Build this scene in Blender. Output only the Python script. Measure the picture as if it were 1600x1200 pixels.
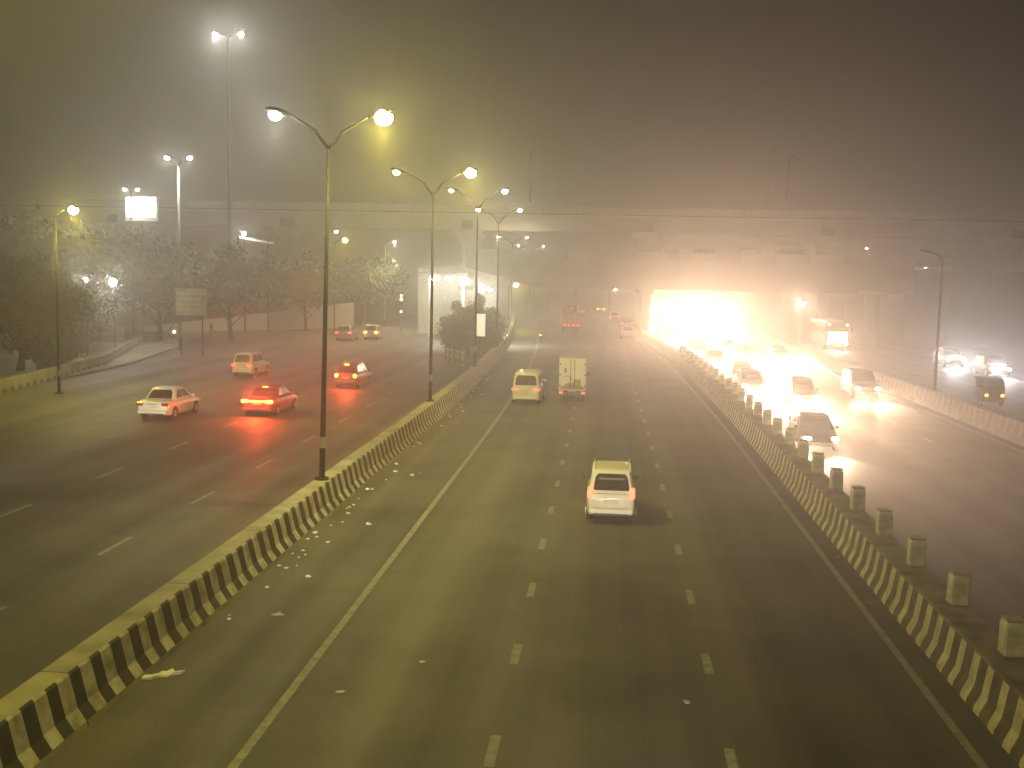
import bpy, math, random
from math import sin, cos, pi, radians
from mathutils import Vector, Matrix

random.seed(11)
for o in list(bpy.data.objects):
    bpy.data.objects.remove(o)
scene = bpy.context.scene
COL = scene.collection

# ---------------------------------------------------------------- camera
cam_d = bpy.data.cameras.new('camera')
cam = bpy.data.objects.new('camera', cam_d)
COL.objects.link(cam)
cam_d.sensor_fit = 'HORIZONTAL'
cam_d.sensor_width = 36.0
cam_d.lens = 36.0 * 1700 / 1600
cam_d.clip_start = 0.1
cam_d.clip_end = 3000
YAW, PITCH, ROLL = 0.08602, 0.10265, radians(1.2)
fw = Vector((-sin(YAW) * cos(PITCH), cos(YAW) * cos(PITCH), -sin(PITCH)))
rt = Vector((cos(YAW), sin(YAW), 0))
up = rt.cross(fw)
r2 = rt * cos(ROLL) + up * sin(ROLL)
u2 = -rt * sin(ROLL) + up * cos(ROLL)
m = Matrix((r2, u2, -fw)).transposed().to_4x4()
m.translation = Vector((0, 0, 7.6))
cam.matrix_world = m
scene.camera = cam

# ---------------------------------------------------------------- world / exposure
w = bpy.data.worlds.new('World')
scene.world = w
w.use_nodes = True
bg = w.node_tree.nodes['Background']
bg.inputs[0].default_value = (1.0, 0.82, 0.60, 1)      # city glow on low night cloud
bg.inputs[1].default_value = 0.007
scene.view_settings.view_transform = 'Standard'
scene.view_settings.look = 'None'
scene.view_settings.exposure = 0.0
scene.view_settings.gamma = 1.0
cy = scene.cycles
cy.use_denoising = True
cy.volume_bounces = 1
cy.max_bounces = 6
cy.diffuse_bounces = 2
cy.glossy_bounces = 2
cy.transmission_bounces = 2
cy.sample_clamp_indirect = 4.0
cy.sample_clamp_direct = 0.0
cy.use_light_tree = True
cy.caustics_reflective = False
cy.caustics_refractive = False

YELLOW = (1.0, 0.85, 0.09)
WHITE = (1.0, 0.98, 0.84)
HEAD = (1.0, 0.65, 0.42)
P_YEL, P_WHT, P_HEAD, P_GLARE = 1850, 520, 2800, 14500
HAZE = 0.0050

# ---------------------------------------------------------------- materials
MATS = {}


def mat(name, col, rough=0.7, metal=0.0, var=0.15, scale=4.0, bump=0.0, emit=None, strength=0.0, coat=0.0, dirt=None):
    if name in MATS:
        return MATS[name]
    M = bpy.data.materials.new(name)
    M.use_nodes = True
    nt = M.node_tree
    b = nt.nodes['Principled BSDF']
    b.inputs['Roughness'].default_value = rough
    b.inputs['Metallic'].default_value = metal
    if coat:
        b.inputs['Coat Weight'].default_value = coat
    if emit:
        b.inputs['Base Color'].default_value = (*col, 1)
        b.inputs['Emission Color'].default_value = (*emit, 1)
        b.inputs['Emission Strength'].default_value = strength
    else:
        tc = nt.nodes.new('ShaderNodeTexCoord')
        n = nt.nodes.new('ShaderNodeTexNoise')
        n.inputs['Scale'].default_value = scale
        n.inputs['Detail'].default_value = 6
        nt.links.new(tc.outputs['Object'], n.inputs['Vector'])
        r = nt.nodes.new('ShaderNodeValToRGB')
        d = dirt if dirt else tuple(c * (1 - var * 2) for c in col)
        r.color_ramp.elements[0].position = 0.32
        r.color_ramp.elements[1].position = 0.62
        r.color_ramp.elements[0].color = (*d, 1)
        r.color_ramp.elements[1].color = (*[min(1, c * (1 + var * .5)) for c in col], 1)
        nt.links.new(n.outputs['Fac'], r.inputs['Fac'])
        nt.links.new(r.outputs['Color'], b.inputs['Base Color'])
        if bump:
            bp = nt.nodes.new('ShaderNodeBump')
            bp.inputs['Strength'].default_value = bump
            n2 = nt.nodes.new('ShaderNodeTexNoise')
            n2.inputs['Scale'].default_value = scale * 6
            n2.inputs['Detail'].default_value = 4
            nt.links.new(tc.outputs['Object'], n2.inputs['Vector'])
            nt.links.new(n2.outputs['Fac'], bp.inputs['Height'])
            nt.links.new(bp.outputs['Normal'], b.inputs['Normal'])
    MATS[name] = M
    return M


def asphalt():
    M = bpy.data.materials.new('asphalt')
    M.use_nodes = True
    nt = M.node_tree
    L = nt.links
    b = nt.nodes['Principled BSDF']
    b.inputs['Specular IOR Level'].default_value = .38
    tc = nt.nodes.new('ShaderNodeTexCoord')
    mp = nt.nodes.new('ShaderNodeMapping')
    mp.inputs['Scale'].default_value = (1.0, 0.012, 1.0)     # wear runs along the lanes
    L.new(tc.outputs['Object'], mp.inputs['Vector'])
    n1 = nt.nodes.new('ShaderNodeTexNoise')
    n1.inputs['Scale'].default_value = 0.62
    n1.inputs['Detail'].default_value = 5
    L.new(mp.outputs['Vector'], n1.inputs['Vector'])
    n2 = nt.nodes.new('ShaderNodeTexNoise')
    n2.inputs['Scale'].default_value = 0.22
    n2.inputs['Detail'].default_value = 8
    n2.inputs['Roughness'].default_value = .65
    L.new(tc.outputs['Object'], n2.inputs['Vector'])
    n3 = nt.nodes.new('ShaderNodeTexNoise')
    n3.inputs['Scale'].default_value = 30
    n3.inputs['Detail'].default_value = 3
    L.new(tc.outputs['Object'], n3.inputs['Vector'])
    mx = nt.nodes.new('ShaderNodeMath')
    mx.operation = 'ADD'
    L.new(n1.outputs['Fac'], mx.inputs[0])
    L.new(n2.outputs['Fac'], mx.inputs[1])
    mx2 = nt.nodes.new('ShaderNodeMath')
    mx2.operation = 'MULTIPLY_ADD'
    mx2.inputs[1].default_value = 0.18
    L.new(n3.outputs['Fac'], mx2.inputs[0])
    L.new(mx.outputs[0], mx2.inputs[2])
    r = nt.nodes.new('ShaderNodeValToRGB')
    r.color_ramp.elements[0].position = 0.78
    r.color_ramp.elements[1].position = 1.35
    r.color_ramp.elements[0].color = (0.034, 0.032, 0.028, 1)
    r.color_ramp.elements[1].color = (0.115, 0.106, 0.088, 1)
    sc_ = nt.nodes.new('ShaderNodeMath')
    sc_.operation = 'MULTIPLY'
    sc_.inputs[1].default_value = 0.72
    L.new(mx2.outputs[0], sc_.inputs[0])
    r.color_ramp.elements[0].position = 0.60
    r.color_ramp.elements[1].position = 0.92
    L.new(sc_.outputs[0], r.inputs['Fac'])
    L.new(r.outputs['Color'], b.inputs['Base Color'])
    rr = nt.nodes.new('ShaderNodeMapRange')
    rr.inputs['From Min'].default_value = .35
    rr.inputs['From Max'].default_value = .65
    rr.inputs['To Min'].default_value = .74
    rr.inputs['To Max'].default_value = .60
    L.new(n1.outputs['Fac'], rr.inputs['Value'])
    L.new(rr.outputs[0], b.inputs['Roughness'])
    bp = nt.nodes.new('ShaderNodeBump')
    bp.inputs['Strength'].default_value = .12
    L.new(n3.outputs['Fac'], bp.inputs['Height'])
    L.new(bp.outputs['Normal'], b.inputs['Normal'])
    return M


M_ASPH = asphalt()
M_GROUND = mat('dusty_earth', (0.10, 0.085, 0.055), .95, var=.25, scale=.3, bump=.3)
M_PAINT = mat('road_paint', (0.27, 0.262, 0.235), .75, var=.2, scale=5, dirt=(.19, .18, .16))
M_CONC = mat('concrete', (0.33, 0.31, 0.26), .85, var=.2, scale=.8, bump=.2)
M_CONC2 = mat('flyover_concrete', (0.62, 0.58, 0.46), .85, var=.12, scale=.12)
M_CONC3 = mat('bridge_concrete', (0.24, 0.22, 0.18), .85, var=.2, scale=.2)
M_WSTR = mat('white_stripe', (0.52, 0.50, 0.45), .7, var=.12, scale=3, dirt=(.26, .23, .17), bump=.1)
M_BSTR = mat('black_stripe', (0.035, 0.031, 0.022), .7, var=.2, scale=3, bump=.1)
M_KERB = mat('median_soil', (0.20, 0.17, 0.09), .95, var=.3, scale=1.5, bump=.5)
M_STEEL = mat('galvanised_steel', (0.022, 0.020, 0.016), .85, .0, var=.15, scale=3)
M_DSTEEL = mat('dark_steel', (0.03, 0.029, 0.025), .6, .2)
for _m in (M_STEEL, M_DSTEEL):
    _m.node_tree.nodes['Principled BSDF'].inputs['Specular IOR Level'].default_value = .1
M_GLASS = mat('tinted_glass', (0.012, 0.013, 0.014), .22, coat=.5, var=.05)
M_BLACK = mat('black_plastic', (0.018, 0.018, 0.018), .55)
M_TYRE = mat('tyre_rubber', (0.02, 0.02, 0.02), .85, bump=.3, scale=10)
M_RIM = mat('wheel_rim', (0.35, 0.35, 0.36), .35, .7)
M_PLATE = mat('number_plate_white', (0.6, 0.6, 0.55), .5, var=.05)
M_BARK = mat('bark', (0.07, 0.055, 0.038), .95, bump=.6, scale=3)
M_LEAF = mat('leaf', (0.08, 0.10, 0.04), .7, var=.3, scale=.5)
M_LEAF2 = mat('leaf_dusty', (0.10, 0.11, 0.05), .75, var=.3, scale=.6)
M_PAPER = mat('paper', (0.85, 0.84, 0.80), .8, var=.1, scale=8)
M_DULL = mat('dimmed_paper', (.26, .25, .21), .9, var=.15, scale=8)  # paper colour darkened to offset the strong beams of the added cars
M_LENS_Y = mat('lens_yellow', (1, 1, 1), emit=(1, .85, .30), strength=165)
M_LENS_W = mat('lens_white', (1, 1, 1), emit=(1, .97, .9), strength=170)
M_LENS_MAST = mat('lens_mast', (1, 1, 1), emit=(1, .97, .9), strength=1300)
M_LENS_DIM = mat('lens_dim', (1, 1, 1), emit=(1, .9, .62), strength=3)
M_LENS_F = mat('lens_far', (1, 1, 1), emit=(1, .93, .72), strength=60)
M_HEADL = mat('headlight_on', (1, 1, 1), emit=(1, .86, .68), strength=160)
M_TAIL = mat('tail_on', (.4, .02, .01), .2, emit=(1, .11, .05), strength=5)
M_TAILDIM = mat('tail_dim', (.4, .02, .01), .2, emit=(1, .16, .06), strength=2.2)
M_BRAKE = mat('brake_on', (.4, .02, .01), .2, emit=(1, .20, .015), strength=34)
M_AMBER = mat('indicator_on', (.5, .2, .01), .2, emit=(1, .42, .05), strength=8)
M_REFL = mat('tail_off', (.30, .015, .01), .2)


# ---------------------------------------------------------------- mesh helpers
class MB:
    def __init__(s):
        s.v = []
        s.f = []
        s.mi = []
        s.cur = 0

    def quad(s, a, b, c, d):
        n = len(s.v)
        s.v += [tuple(a), tuple(b), tuple(c), tuple(d)]
        s.f.append((n, n + 1, n + 2, n + 3))
        s.mi.append(s.cur)

    def box(s, c, d, rz=0.0, top=1.0, bev=0.0):
        x, y, z = c
        a, b, h = d[0] / 2, d[1] / 2, d[2] / 2
        if bev > 0:
            bv = min(bev, a * .9, b * .9, h * .9)
            rings = []
            for zz, ins in ((-h, bv), (-h + bv, 0), (h - bv, 0), (h, bv)):
                t = 1 if zz < 0 else top
                ring = []
                for sx, sy, kx, ky in ((-1, -1, 1, 0), (1, -1, -1, 0), (1, -1, 0, 1), (1, 1, 0, -1), (1, 1, -1, 0), (-1, 1, 1, 0), (-1, 1, 0, -1), (-1, -1, 0, 1)):
                    ring.append((sx * (a * t - ins) + kx * bv * .8, sy * (b * t - ins) + ky * bv * .8, zz))
                rings.append(ring)
            co, si = cos(rz), sin(rz)
            rings = [[(x + p[0] * co - p[1] * si, y + p[0] * si + p[1] * co, z + p[2]) for p in r] for r in rings]
            s.loft(rings)
            return
        P = []
        for zz, t in ((-h, 1), (h, top)):
            for sx, sy in ((-1, -1), (1, -1), (1, 1), (-1, 1)):
                px, py = sx * a * t, sy * b * t
                P.append((x + px * cos(rz) - py * sin(rz), y + px * sin(rz) + py * cos(rz), z + zz))
        n = len(s.v)
        s.v += P
        for f in ((3, 2, 1, 0), (4, 5, 6, 7), (0, 1, 5, 4), (1, 2, 6, 5), (2, 3, 7, 6), (3, 0, 4, 7)):
            s.f.append(tuple(n + i for i in f))
            s.mi.append(s.cur)

    def loft(s, rings, cap=True, closed=True):
        n0 = len(s.v)
        k = len(rings[0])
        for r in rings:
            s.v += [tuple(p) for p in r]
        for i in range(len(rings) - 1):
            for j in range(k if closed else k - 1):
                a = n0 + i * k + j
                b = n0 + i * k + (j + 1) % k
                s.f.append((a, b, b + k, a + k))
                s.mi.append(s.cur)
        if cap:
            s.f.append(tuple(n0 + j for j in reversed(range(k))))
            s.mi.append(s.cur)
            s.f.append(tuple(n0 + (len(rings) - 1) * k + j for j in range(k)))
            s.mi.append(s.cur)

    def tube(s, pts, rad, seg=8):
        pts = [Vector(p) for p in pts]
        if not hasattr(rad, '__len__'):
            rad = [rad] * len(pts)
        rings = []
        for i, p in enumerate(pts):
            d = (pts[min(i + 1, len(pts) - 1)] - pts[max(i - 1, 0)]).normalized()
            q = d.to_track_quat('Z', 'Y')
            rings.append([p + q @ Vector((rad[i] * cos(2 * pi * j / seg), rad[i] * sin(2 * pi * j / seg), 0)) for j in range(seg)])
        s.loft(rings)

    def cyl(s, c, r, h, axis='Z', seg=16, r2=None):
        c = Vector(c)
        d = {'X': Vector((1, 0, 0)), 'Y': Vector((0, 1, 0)), 'Z': Vector((0, 0, 1))}[axis]
        s.tube([c - d * h / 2, c + d * h / 2], [r, r2 if r2 is not None else r], seg)

    def prism(s, poly, x0, x1):
        """poly of (y,z), extruded along x"""
        s.loft([[(x0, y, z) for y, z in poly], [(x1, y, z) for y, z in poly]])

    def ball(s, c, r, seg=12, rings=8, sc=(1, 1, 1)):
        R = []
        for i in range(rings + 1):
            t = pi * i / rings
            t = min(max(t, .02), pi - .02)
            R.append([(c[0] + sc[0] * r * sin(t) * cos(2 * pi * j / seg), c[1] + sc[1] * r * sin(t) * sin(2 * pi * j / seg), c[2] - sc[2] * r * cos(t)) for j in range(seg)])
        s.loft(R)

    def build(s, name, mats, parent=None, smooth=False, loc=None):
        me = bpy.data.meshes.new(name)
        me.from_pydata(s.v, [], s.f)
        if not isinstance(mats, (list, tuple)):
            mats = [mats]
        for mm in mats:
            me.materials.append(mm)
        for p, i in zip(me.polygons, s.mi):
            p.material_index = i
            p.use_smooth = smooth
        me.validate()
        me.update()
        o = bpy.data.objects.new(name, me)
        COL.objects.link(o)
        if parent:
            o.parent = parent
        if loc:
            o.location = loc
        return o


def tag(o, label=None, cat=None, group=None, kind=None):
    if label:
        o['label'] = label
    if cat:
        o['category'] = cat
    if group:
        o['group'] = group
    if kind:
        o['kind'] = kind
    return o


def thing(name, label, cat, loc=(0, 0, 0), rz=0.0, group=None):
    o = bpy.data.objects.new(name, None)
    o.empty_display_size = .3
    COL.objects.link(o)
    o.location = loc
    o.rotation_euler = (0, 0, rz)
    return tag(o, label, cat, group)


def dup(o, loc=None, rz=None, label=None, group=None, parent=None):
    c = o.copy()
    COL.objects.link(c)
    if parent:
        c.parent = parent
    for ch in list(o.children):
        dup(ch, parent=c)
    if loc is not None:
        c.location = loc
    if rz is not None:
        c.rotation_euler = (0, 0, rz)
    if label:
        c['label'] = label
    if group:
        c['group'] = group
    return c


def light(kind, name, parent, loc, energy, color, radius=.08, rot=(0, 0, 0), cone=150, blend=.6):
    d = bpy.data.lights.new(name, kind)
    d.energy = energy
    d.color = color
    d.shadow_soft_size = radius
    if kind == 'SPOT':
        d.spot_size = radians(cone)
        d.spot_blend = blend
    o = bpy.data.objects.new(name, d)
    COL.objects.link(o)
    o.parent = parent
    o.location = loc
    o.rotation_euler = rot
    o.visible_camera = False
    return o


def sh(Y):
    """sideways drift of the whole road: it bends gently left further on"""
    if Y < 45:
        return 0.0
    if Y < 200:
        return -(Y - 45) ** 2 / 2700
    return -8.9 - (Y - 200) * .115


# ---------------------------------------------------------------- ground, roads
g = MB()
g.quad((-350, -60, 0), (350, -60, 0), (350, 800, 0), (-350, 800, 0))
tag(g.build('ground', M_GROUND), kind='structure')


def strip(x0, x1, y0, y1, z, name, m_, step=5.0, mb=None):
    b = mb or MB()
    n = max(1, int(math.ceil((y1 - y0) / step)))
    fx0 = x0 if callable(x0) else (lambda y: x0 + sh(y))
    fx1 = x1 if callable(x1) else (lambda y: x1 + sh(y))
    for i in range(n):
        a, c = y0 + (y1 - y0) * i / n, y0 + (y1 - y0) * (i + 1) / n
        b.quad((fx0(a), a, z), (fx1(a), a, z), (fx1(c), c, z), (fx0(c), c, z))
    if mb is None:
        return b.build(name, m_)


tag(strip(-8.55, 6.95, -40, 420, .004, 'road_main', M_ASPH), kind='structure')


def sl(y):      # the left carriageway swings away from the median beyond the island nose
    return sh(y) - (0 if y < 78 else min((y - 78) * .17, 9))


tag(strip(lambda y: -34.6 + sl(y) - max(0, (y - 60)) * .03, lambda y: -9.0 + sl(y), -40, 420, .004, 'road_left', M_ASPH), kind='structure')
tag(strip(7.5, 19.6, -40, 420, .004, 'road_right', M_ASPH), kind='structure')
tag(strip(20.1, 36.0, -40, 420, .004, 'service_road', M_ASPH), kind='structure')
tag(strip(lambda y: -62, lambda y: -35.3 + sl(y), 40, 130, .10, 'footpath', mat('paving', (.22, .20, .15), .9, var=.2, scale=.7)), kind='structure')

pm = MB()
strip(-5.56, -5.40, -20, 260, .008, '', None, mb=pm)
strip(6.02, 6.18, -20, 260, .008, '', None, mb=pm)
strip(8.35, 8.48, -20, 260, .008, '', None, mb=pm)
strip(18.75, 18.88, -20, 260, .008, '', None, mb=pm)
for k in range(-4, 42):
    y = 16.0 + 4.46 * k
    for x in (-1.62, 2.16):
        strip(x - .085, x + .085, y, y + 1.15, .008, '', None, mb=pm)
for k in range(-4, 20):
    y = 20.4 + 6.4 * k
    for x, dy in ((-13.08, 0), (-17.9, -2.9), (-23.2, 1.0)):
        if y < 70 and random.random() > (.0 if x > -18 else .6):
            strip(lambda yy: x - .07 + sl(yy), lambda yy: x + .07 + sl(yy), y + dy, y + dy + 2.0, .008, '', None, mb=pm)
    for x in (12.0, 15.5):
        if y > 50:
          strip(x - .07, x + .07, y, y + 1.5, .008, '', None, mb=pm)
tag(pm.build('road_marking', M_PAINT), kind='structure')


# ---------------------------------------------------------------- jersey barriers
def barrier(name, label, profile, striped, fx, y0, y1, pitch, frac, mats, rot=None):
    """profile: list of (dx, z) from the road-side foot over the top; striped: how many first panels carry stripes"""
    b = MB()
    n = int((y1 - y0) / pitch)
    rnd = random.Random(5)
    prevf = y0
    for i in range(n):
        ya = y0 + pitch * i
        fr = frac + rnd.uniform(-.04, .04)
        ym = ya + pitch * fr
        yb = ya + pitch
        gap = [(ya, ya + .035, 3)] if i % 7 == 3 else []
        for (p, q, mi) in gap + [(ya + (.035 if gap else 0), ym, 0), (ym, yb, 1)]:
            for j in range(len(profile) - 1):
                (xa, za), (xb, zb) = profile[j], profile[j + 1]
                b.cur = 3 if mi == 3 else (mi if j in striped else 2)
                b.quad((fx(p) + xa, p, za), (fx(q) + xa, q, za), (fx(q) + xb, q, zb), (fx(p) + xb, p, zb))
    b.cur = 2
    for y in (y0, y0 + n * pitch):
        nn = len(b.v)
        b.v += [(fx(y) + x, y, z) for x, z in profile]
        b.f.append(tuple(nn + i for i in range(len(profile))))
        b.mi.append(2)
    o = b.build(name, list(mats) + [M_BLACK])
    return tag(o, label, 'barrier')


M_LTOP = mat('barrier_top', (0.36, 0.335, 0.26), .85, var=.2, scale=1.0, bump=.2)
prof = [(0, 0), (-.02, .10), (-.17, .32), (-.30, .86), (-.34, .90), (-.80, .90), (-.84, .86), (-.95, .3), (-1.05, .0)]
barrier('striped_barrier', 'black and white striped concrete barrier carrying the tall street lamps',
        prof, (1, 2, 3), lambda y: -8.32 + sh(y), 4, 210, .74, .5, [M_BSTR, M_WSTR, M_LTOP])
prof = [(0, 0), (.02, .10), (.13, .32), (.22, .86), (.26, .90), (.95, .90), (1.0, .86), (1.08, .3), (1.16, 0)]
barrier('striped_barrier', 'striped concrete barrier topped by a row of short posts',
        prof, (0, 1, 2), lambda y: 6.68 + sh(y), 4, 210, .73, .56, [mat('dark_stripe_worn', (.10, .082, .035), .8, var=.25, scale=3, bump=.15), mat('white_stripe_fresh', (.62, .56, .40), .7, var=.1, scale=3, dirt=(.4, .35, .23)), M_KERB])
prof = [(0, 0), (.10, .30), (.22, 1.0), (.5, 1.0), (.6, 0)]
barrier('striped_barrier', 'orange lit concrete barrier between the glaring traffic and the service road',
        prof, (1,), lambda y: 19.5 + sh(y), 10, 200, .9, .5, [mat('faded_stripe', (.30, .25, .19), .8), mat('faded_stripe_light', (.38, .32, .25), .8), M_CONC])
prof = [(0, 0), (-.02, .25), (-.08, .8), (-.3, .8), (-.4, 0)]


def lb(y):
    return -34.6 + sl(y) - max(0, (y - 60)) * .12


barrier('striped_barrier', 'low weathered barrier with faint dark stripes beside the roadside footpath',
        prof, (0,), lb, 30, 104, 1.1, .4, [M_BSTR, M_CONC, M_CONC])

# ---------------------------------------------------------------- short posts on the right median
b = MB()
b.box((0, 0, .32), (.37, .37, .64), top=.97, bev=.035)
bo = b.build('bollard_shaft', mat('bollard_paint', (.66, .67, .54), .8, var=.2, scale=3, bump=.15))
b = MB()
b.box((0, 0, .665), (.33, .33, .05), bev=.012)
bc = b.build('bollard_cap', M_CONC)
proto = thing('bollard', 'short square concrete post on the median beside the oncoming glare', 'bollard', (7.45, 19.8, .9), 0, 'short posts on the median barrier')
bo.name, bc.name = 'shaft', 'cap'
bo.parent = proto
bc.parent = proto
for k in range(-3, 26):
    if k == 0:
        continue
    y = 19.8 + 3.05 * k
    o = dup(proto, (7.45 + sh(y) + random.uniform(-.02, .02), y, .9), random.uniform(-.06, .06))
    o.rotation_euler = (random.uniform(-.02, .02), random.uniform(-.03, .03), random.uniform(-.08, .08))


# ---------------------------------------------------------------- street lamps
def lamp_head(parent, x, z, s, lens, color, power, tilt=.25):
    h = MB()
    R = []
    for t, wd, hh, dz in ((0, .05, .05, 0), (.12, .09, .07, .01), (.35, .15, .10, .02), (.62, .16, .10, .0), (.78, .10, .05, -.01)):
        R.append([(x + s * t, wd * cos(a) * 1.0, z + dz + t * tilt + hh * sin(a)) for a in [2 * pi * j / 12 for j in range(12)]])
    h.loft(R)
    o = h.build('lamp_head', M_DSTEEL, parent, True)
    l = MB()
    lr = .235 if lens is M_LENS_Y else .17
    l.ball((x + s * .48, 0, z + .46 * tilt - .12), lr, 16, 10, (1.2, 1.0, 1.0))
    l.build('lens', lens, o, True)
    if power:
        light('POINT', 'lamp_light', o, (x + s * .50, 0, z + .46 * tilt - .60), power * .20, color, .20)
        light('SPOT', 'lamp_beam', o, (x + s * .50, 0, z + .46 * tilt - .62), power * 2.3, color, .22, (0, s * -.10, 0), 142, .8)
    return o


def street_lamp(loc, label, left=None, right=None, H=11.5, arm=1.65, rise=1.25, group='tall street lamps on the striped barrier', r0=.095, r1=.05, cat='street lamp', pm_=None):
    t = thing('street_lamp', label, cat, loc, 0, group)
    p = MB()
    p.tube([(0, 0, 0), (0, 0, H * .5), (0, 0, H)], [r0, (r0 + r1) / 2, r1], 12)
    p.build('pole', pm_ or M_STEEL, t, True)
    p = MB()
    p.cyl((0, 0, .04), .22, .08)
    p.build('base_plate', M_DSTEEL, t)
    p = MB()
    p.cyl((0, 0, 1.2), r0 + .012, .35)
    p.build('collar', M_CONC, t)
    for s, cfg in ((-1, left), (1, right)):
        if cfg:
            a = MB()
            a.tube([(0, 0, H - .05), (s * arm * .35, 0, H + rise * .52), (s * arm, 0, H + rise)], [.055, .05, .04], 8)
            a.build('arm', M_DSTEEL, t, True)
            lamp_head(t, s * arm, H + rise, s, *cfg)
    return t


Y_ = (M_LENS_Y, YELLOW, P_YEL)
L_ = (M_LENS_DIM, (1, .9, .62), P_YEL * .12)
W_ = (M_LENS_W, WHITE, P_WHT)
D_ = (M_LENS_F, (1, .9, .62), P_YEL * .3)
bx = -8.9
street_lamp((bx, -9.4, .9), 'street lamp rising from the striped barrier behind the viewpoint', Y_, Y_)
street_lamp((bx, 12.0, .9), 'street lamp pole just below the viewpoint with its heads above the picture', (M_LENS_Y, YELLOW, P_YEL * .12), (M_LENS_Y, YELLOW, P_YEL * .55))
p1 = street_lamp((bx, 33.5, .9), 'street lamp with one white head and one large yellow head', W_, Y_, H=10.4, arm=1.22, rise=.95)
p1.rotation_euler = (0, radians(1.0), 0)
street_lamp((bx + sh(55), 55, .9), 'street lamp with one faint and one bright yellow head, second pole of the barrier', L_, Y_, H=10.5, arm=1.4, rise=1.1)
street_lamp((bx + sh(76.5), 76.5, .9), 'street lamp with a dim and a cream head, third pole of the striped barrier', L_, (M_LENS_W, WHITE, P_WHT * .6), H=11.0, arm=1.4, rise=1.3)
street_lamp((bx + sh(98), 98, .9), 'street lamp standing just before the lower bridge, with two small cream heads', D_, D_, H=11.0, arm=1.4, rise=1.2)
for (X, Y, H) in ((-14.6, 165, 12.8), (-13.6, 190, 12.2), (-11.6, 218, 11.9), (-7.2, 245, 12.0)):
    street_lamp((X, Y, 0), 'small distant street lamp glowing between the lower bridge and the upper flyover', (M_LENS_F, (1, .9, .7), 1000), (M_LENS_F, (1, .9, .7), 1000), H=H - 1, arm=1.7, rise=1.0, group='distant lamps beyond the bridges')

# high mast and other lamps at the left
street_lamp((-39.0, 110, 0), 'very tall mast with two bright white heads high above the flyover', (M_LENS_MAST, WHITE, 1800), (M_LENS_MAST, WHITE, 1100), H=30.6, arm=.85, rise=.3, group='', r0=.15, r1=.07, cat='light mast', pm_=mat('soot_black', (.010, .010, .009), .95, var=.05))
street_lamp((-38.3, 95, 0), 'pale grey street lamp standing beside the lit billboard, with two small white heads', (M_LENS_W, WHITE, 1800), (M_LENS_W, WHITE, 900), H=16.3, arm=.55, rise=.75, group='', r0=.16, r1=.11, pm_=mat('pale_pole', (.16, .16, .145), .7))
street_lamp((-57.5, 128, 0), 'street lamp with two white heads right above the lit billboard', (M_LENS_W, WHITE, 700), (M_LENS_W, WHITE, 700), H=16.0, arm=.3, rise=.5, group='')
street_lamp((-31.7, 60.5, 0), 'yellow street lamp over the footpath trees', None, (M_LENS_Y, YELLOW, 1900), H=10.2, arm=.6, rise=.4, group='')
street_lamp((-29.5, 112, 0), 'street lamp with a single cream head in front of the flyover girder', None, (M_LENS_F, (1, .9, .6), 600), H=11.0, arm=.7, rise=.4, group='lamps seen under the flyover')
street_lamp((-31.0, 122, 0), 'street lamp with a yellowish head just under the flyover girder', None, (M_LENS_Y, YELLOW, 1500), H=10.4, arm=.7, rise=.4, group='lamps seen under the flyover')
street_lamp((-29.3, 142, 0), 'lone street lamp with a round cream head between two flyover piers', None, (M_LENS_F, (1, .92, .6), 3600), H=10.8, arm=.7, rise=.4, group='lamps seen under the flyover')
street_lamp((-13.0, 112, 0), 'white street lamp beside the lit kiosk wall', None, (M_LENS_W, WHITE, 3000), H=5.4, arm=.4, rise=.3, group='')
street_lamp((-12.9, 142, 0), 'small yellow street lamp beyond the island trees', None, (M_LENS_Y, YELLOW, 1250), H=5.6, arm=.4, rise=.3, group='')
street_lamp((0.2, 182, 0), 'single cream lamp seen through the underpass below the bridge soffit', None, (M_LENS_F, (1, .9, .66), 1750), H=4.9, arm=.5, rise=.2, group='')
for X, Y, Z, lb_ in ((46.6, 200, 13.2, 'tiny warm lamp high beyond the retaining wall'), (42.3, 200, 10.6, 'tiny warm lamp just clearing the retaining wall top'), (57.0, 200, 10.1, 'tiny warm lamp far along the retaining wall')):
    street_lamp((X, Y, 0), lb_, (M_LENS_F, (1, .9, .66), 500), None, H=Z - .3, arm=.5, rise=.2, group='')
for X, H in ((23.4, 26.2), (26.0, 25.3), (-12.2, 25.6)):
    t = thing('mast', {23.4: 'thin dark unlit mast on the flyover, taller of a pair', 26.0: 'thin dark unlit mast on the flyover, shorter of a pair', -12.2: 'thin dark unlit mast on the flyover above the median lamps'}[X], 'mast', (X, 166, 18.0))
    p = MB()
    p.tube([(0, 0, 0), (0, 0, H - 18)], [.16, .09], 8)
    p.build('pole', M_DSTEEL, t, True)
    p = MB()
    p.tube([(0, 0, H - 18.1), (.9, 0, H - 17.8)], .05, 6)
    p.build('arm', M_DSTEEL, t)
t = thing('street_lamp', 'unlit dark pole on the service road edge beside the white headlights', 'street lamp', (20.9, 71, 0))
p = MB()
p.tube([(0, 0, 0), (0, 0, 9)], [.10, .06], 10)
p.build('pole', M_DSTEEL, t, True)
p = MB()
p.tube([(0, 0, 8.95), (-.5, 0, 9.3), (-1.4, 0, 9.5)], .04, 6)
p.build('arm', M_DSTEEL, t)

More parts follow.
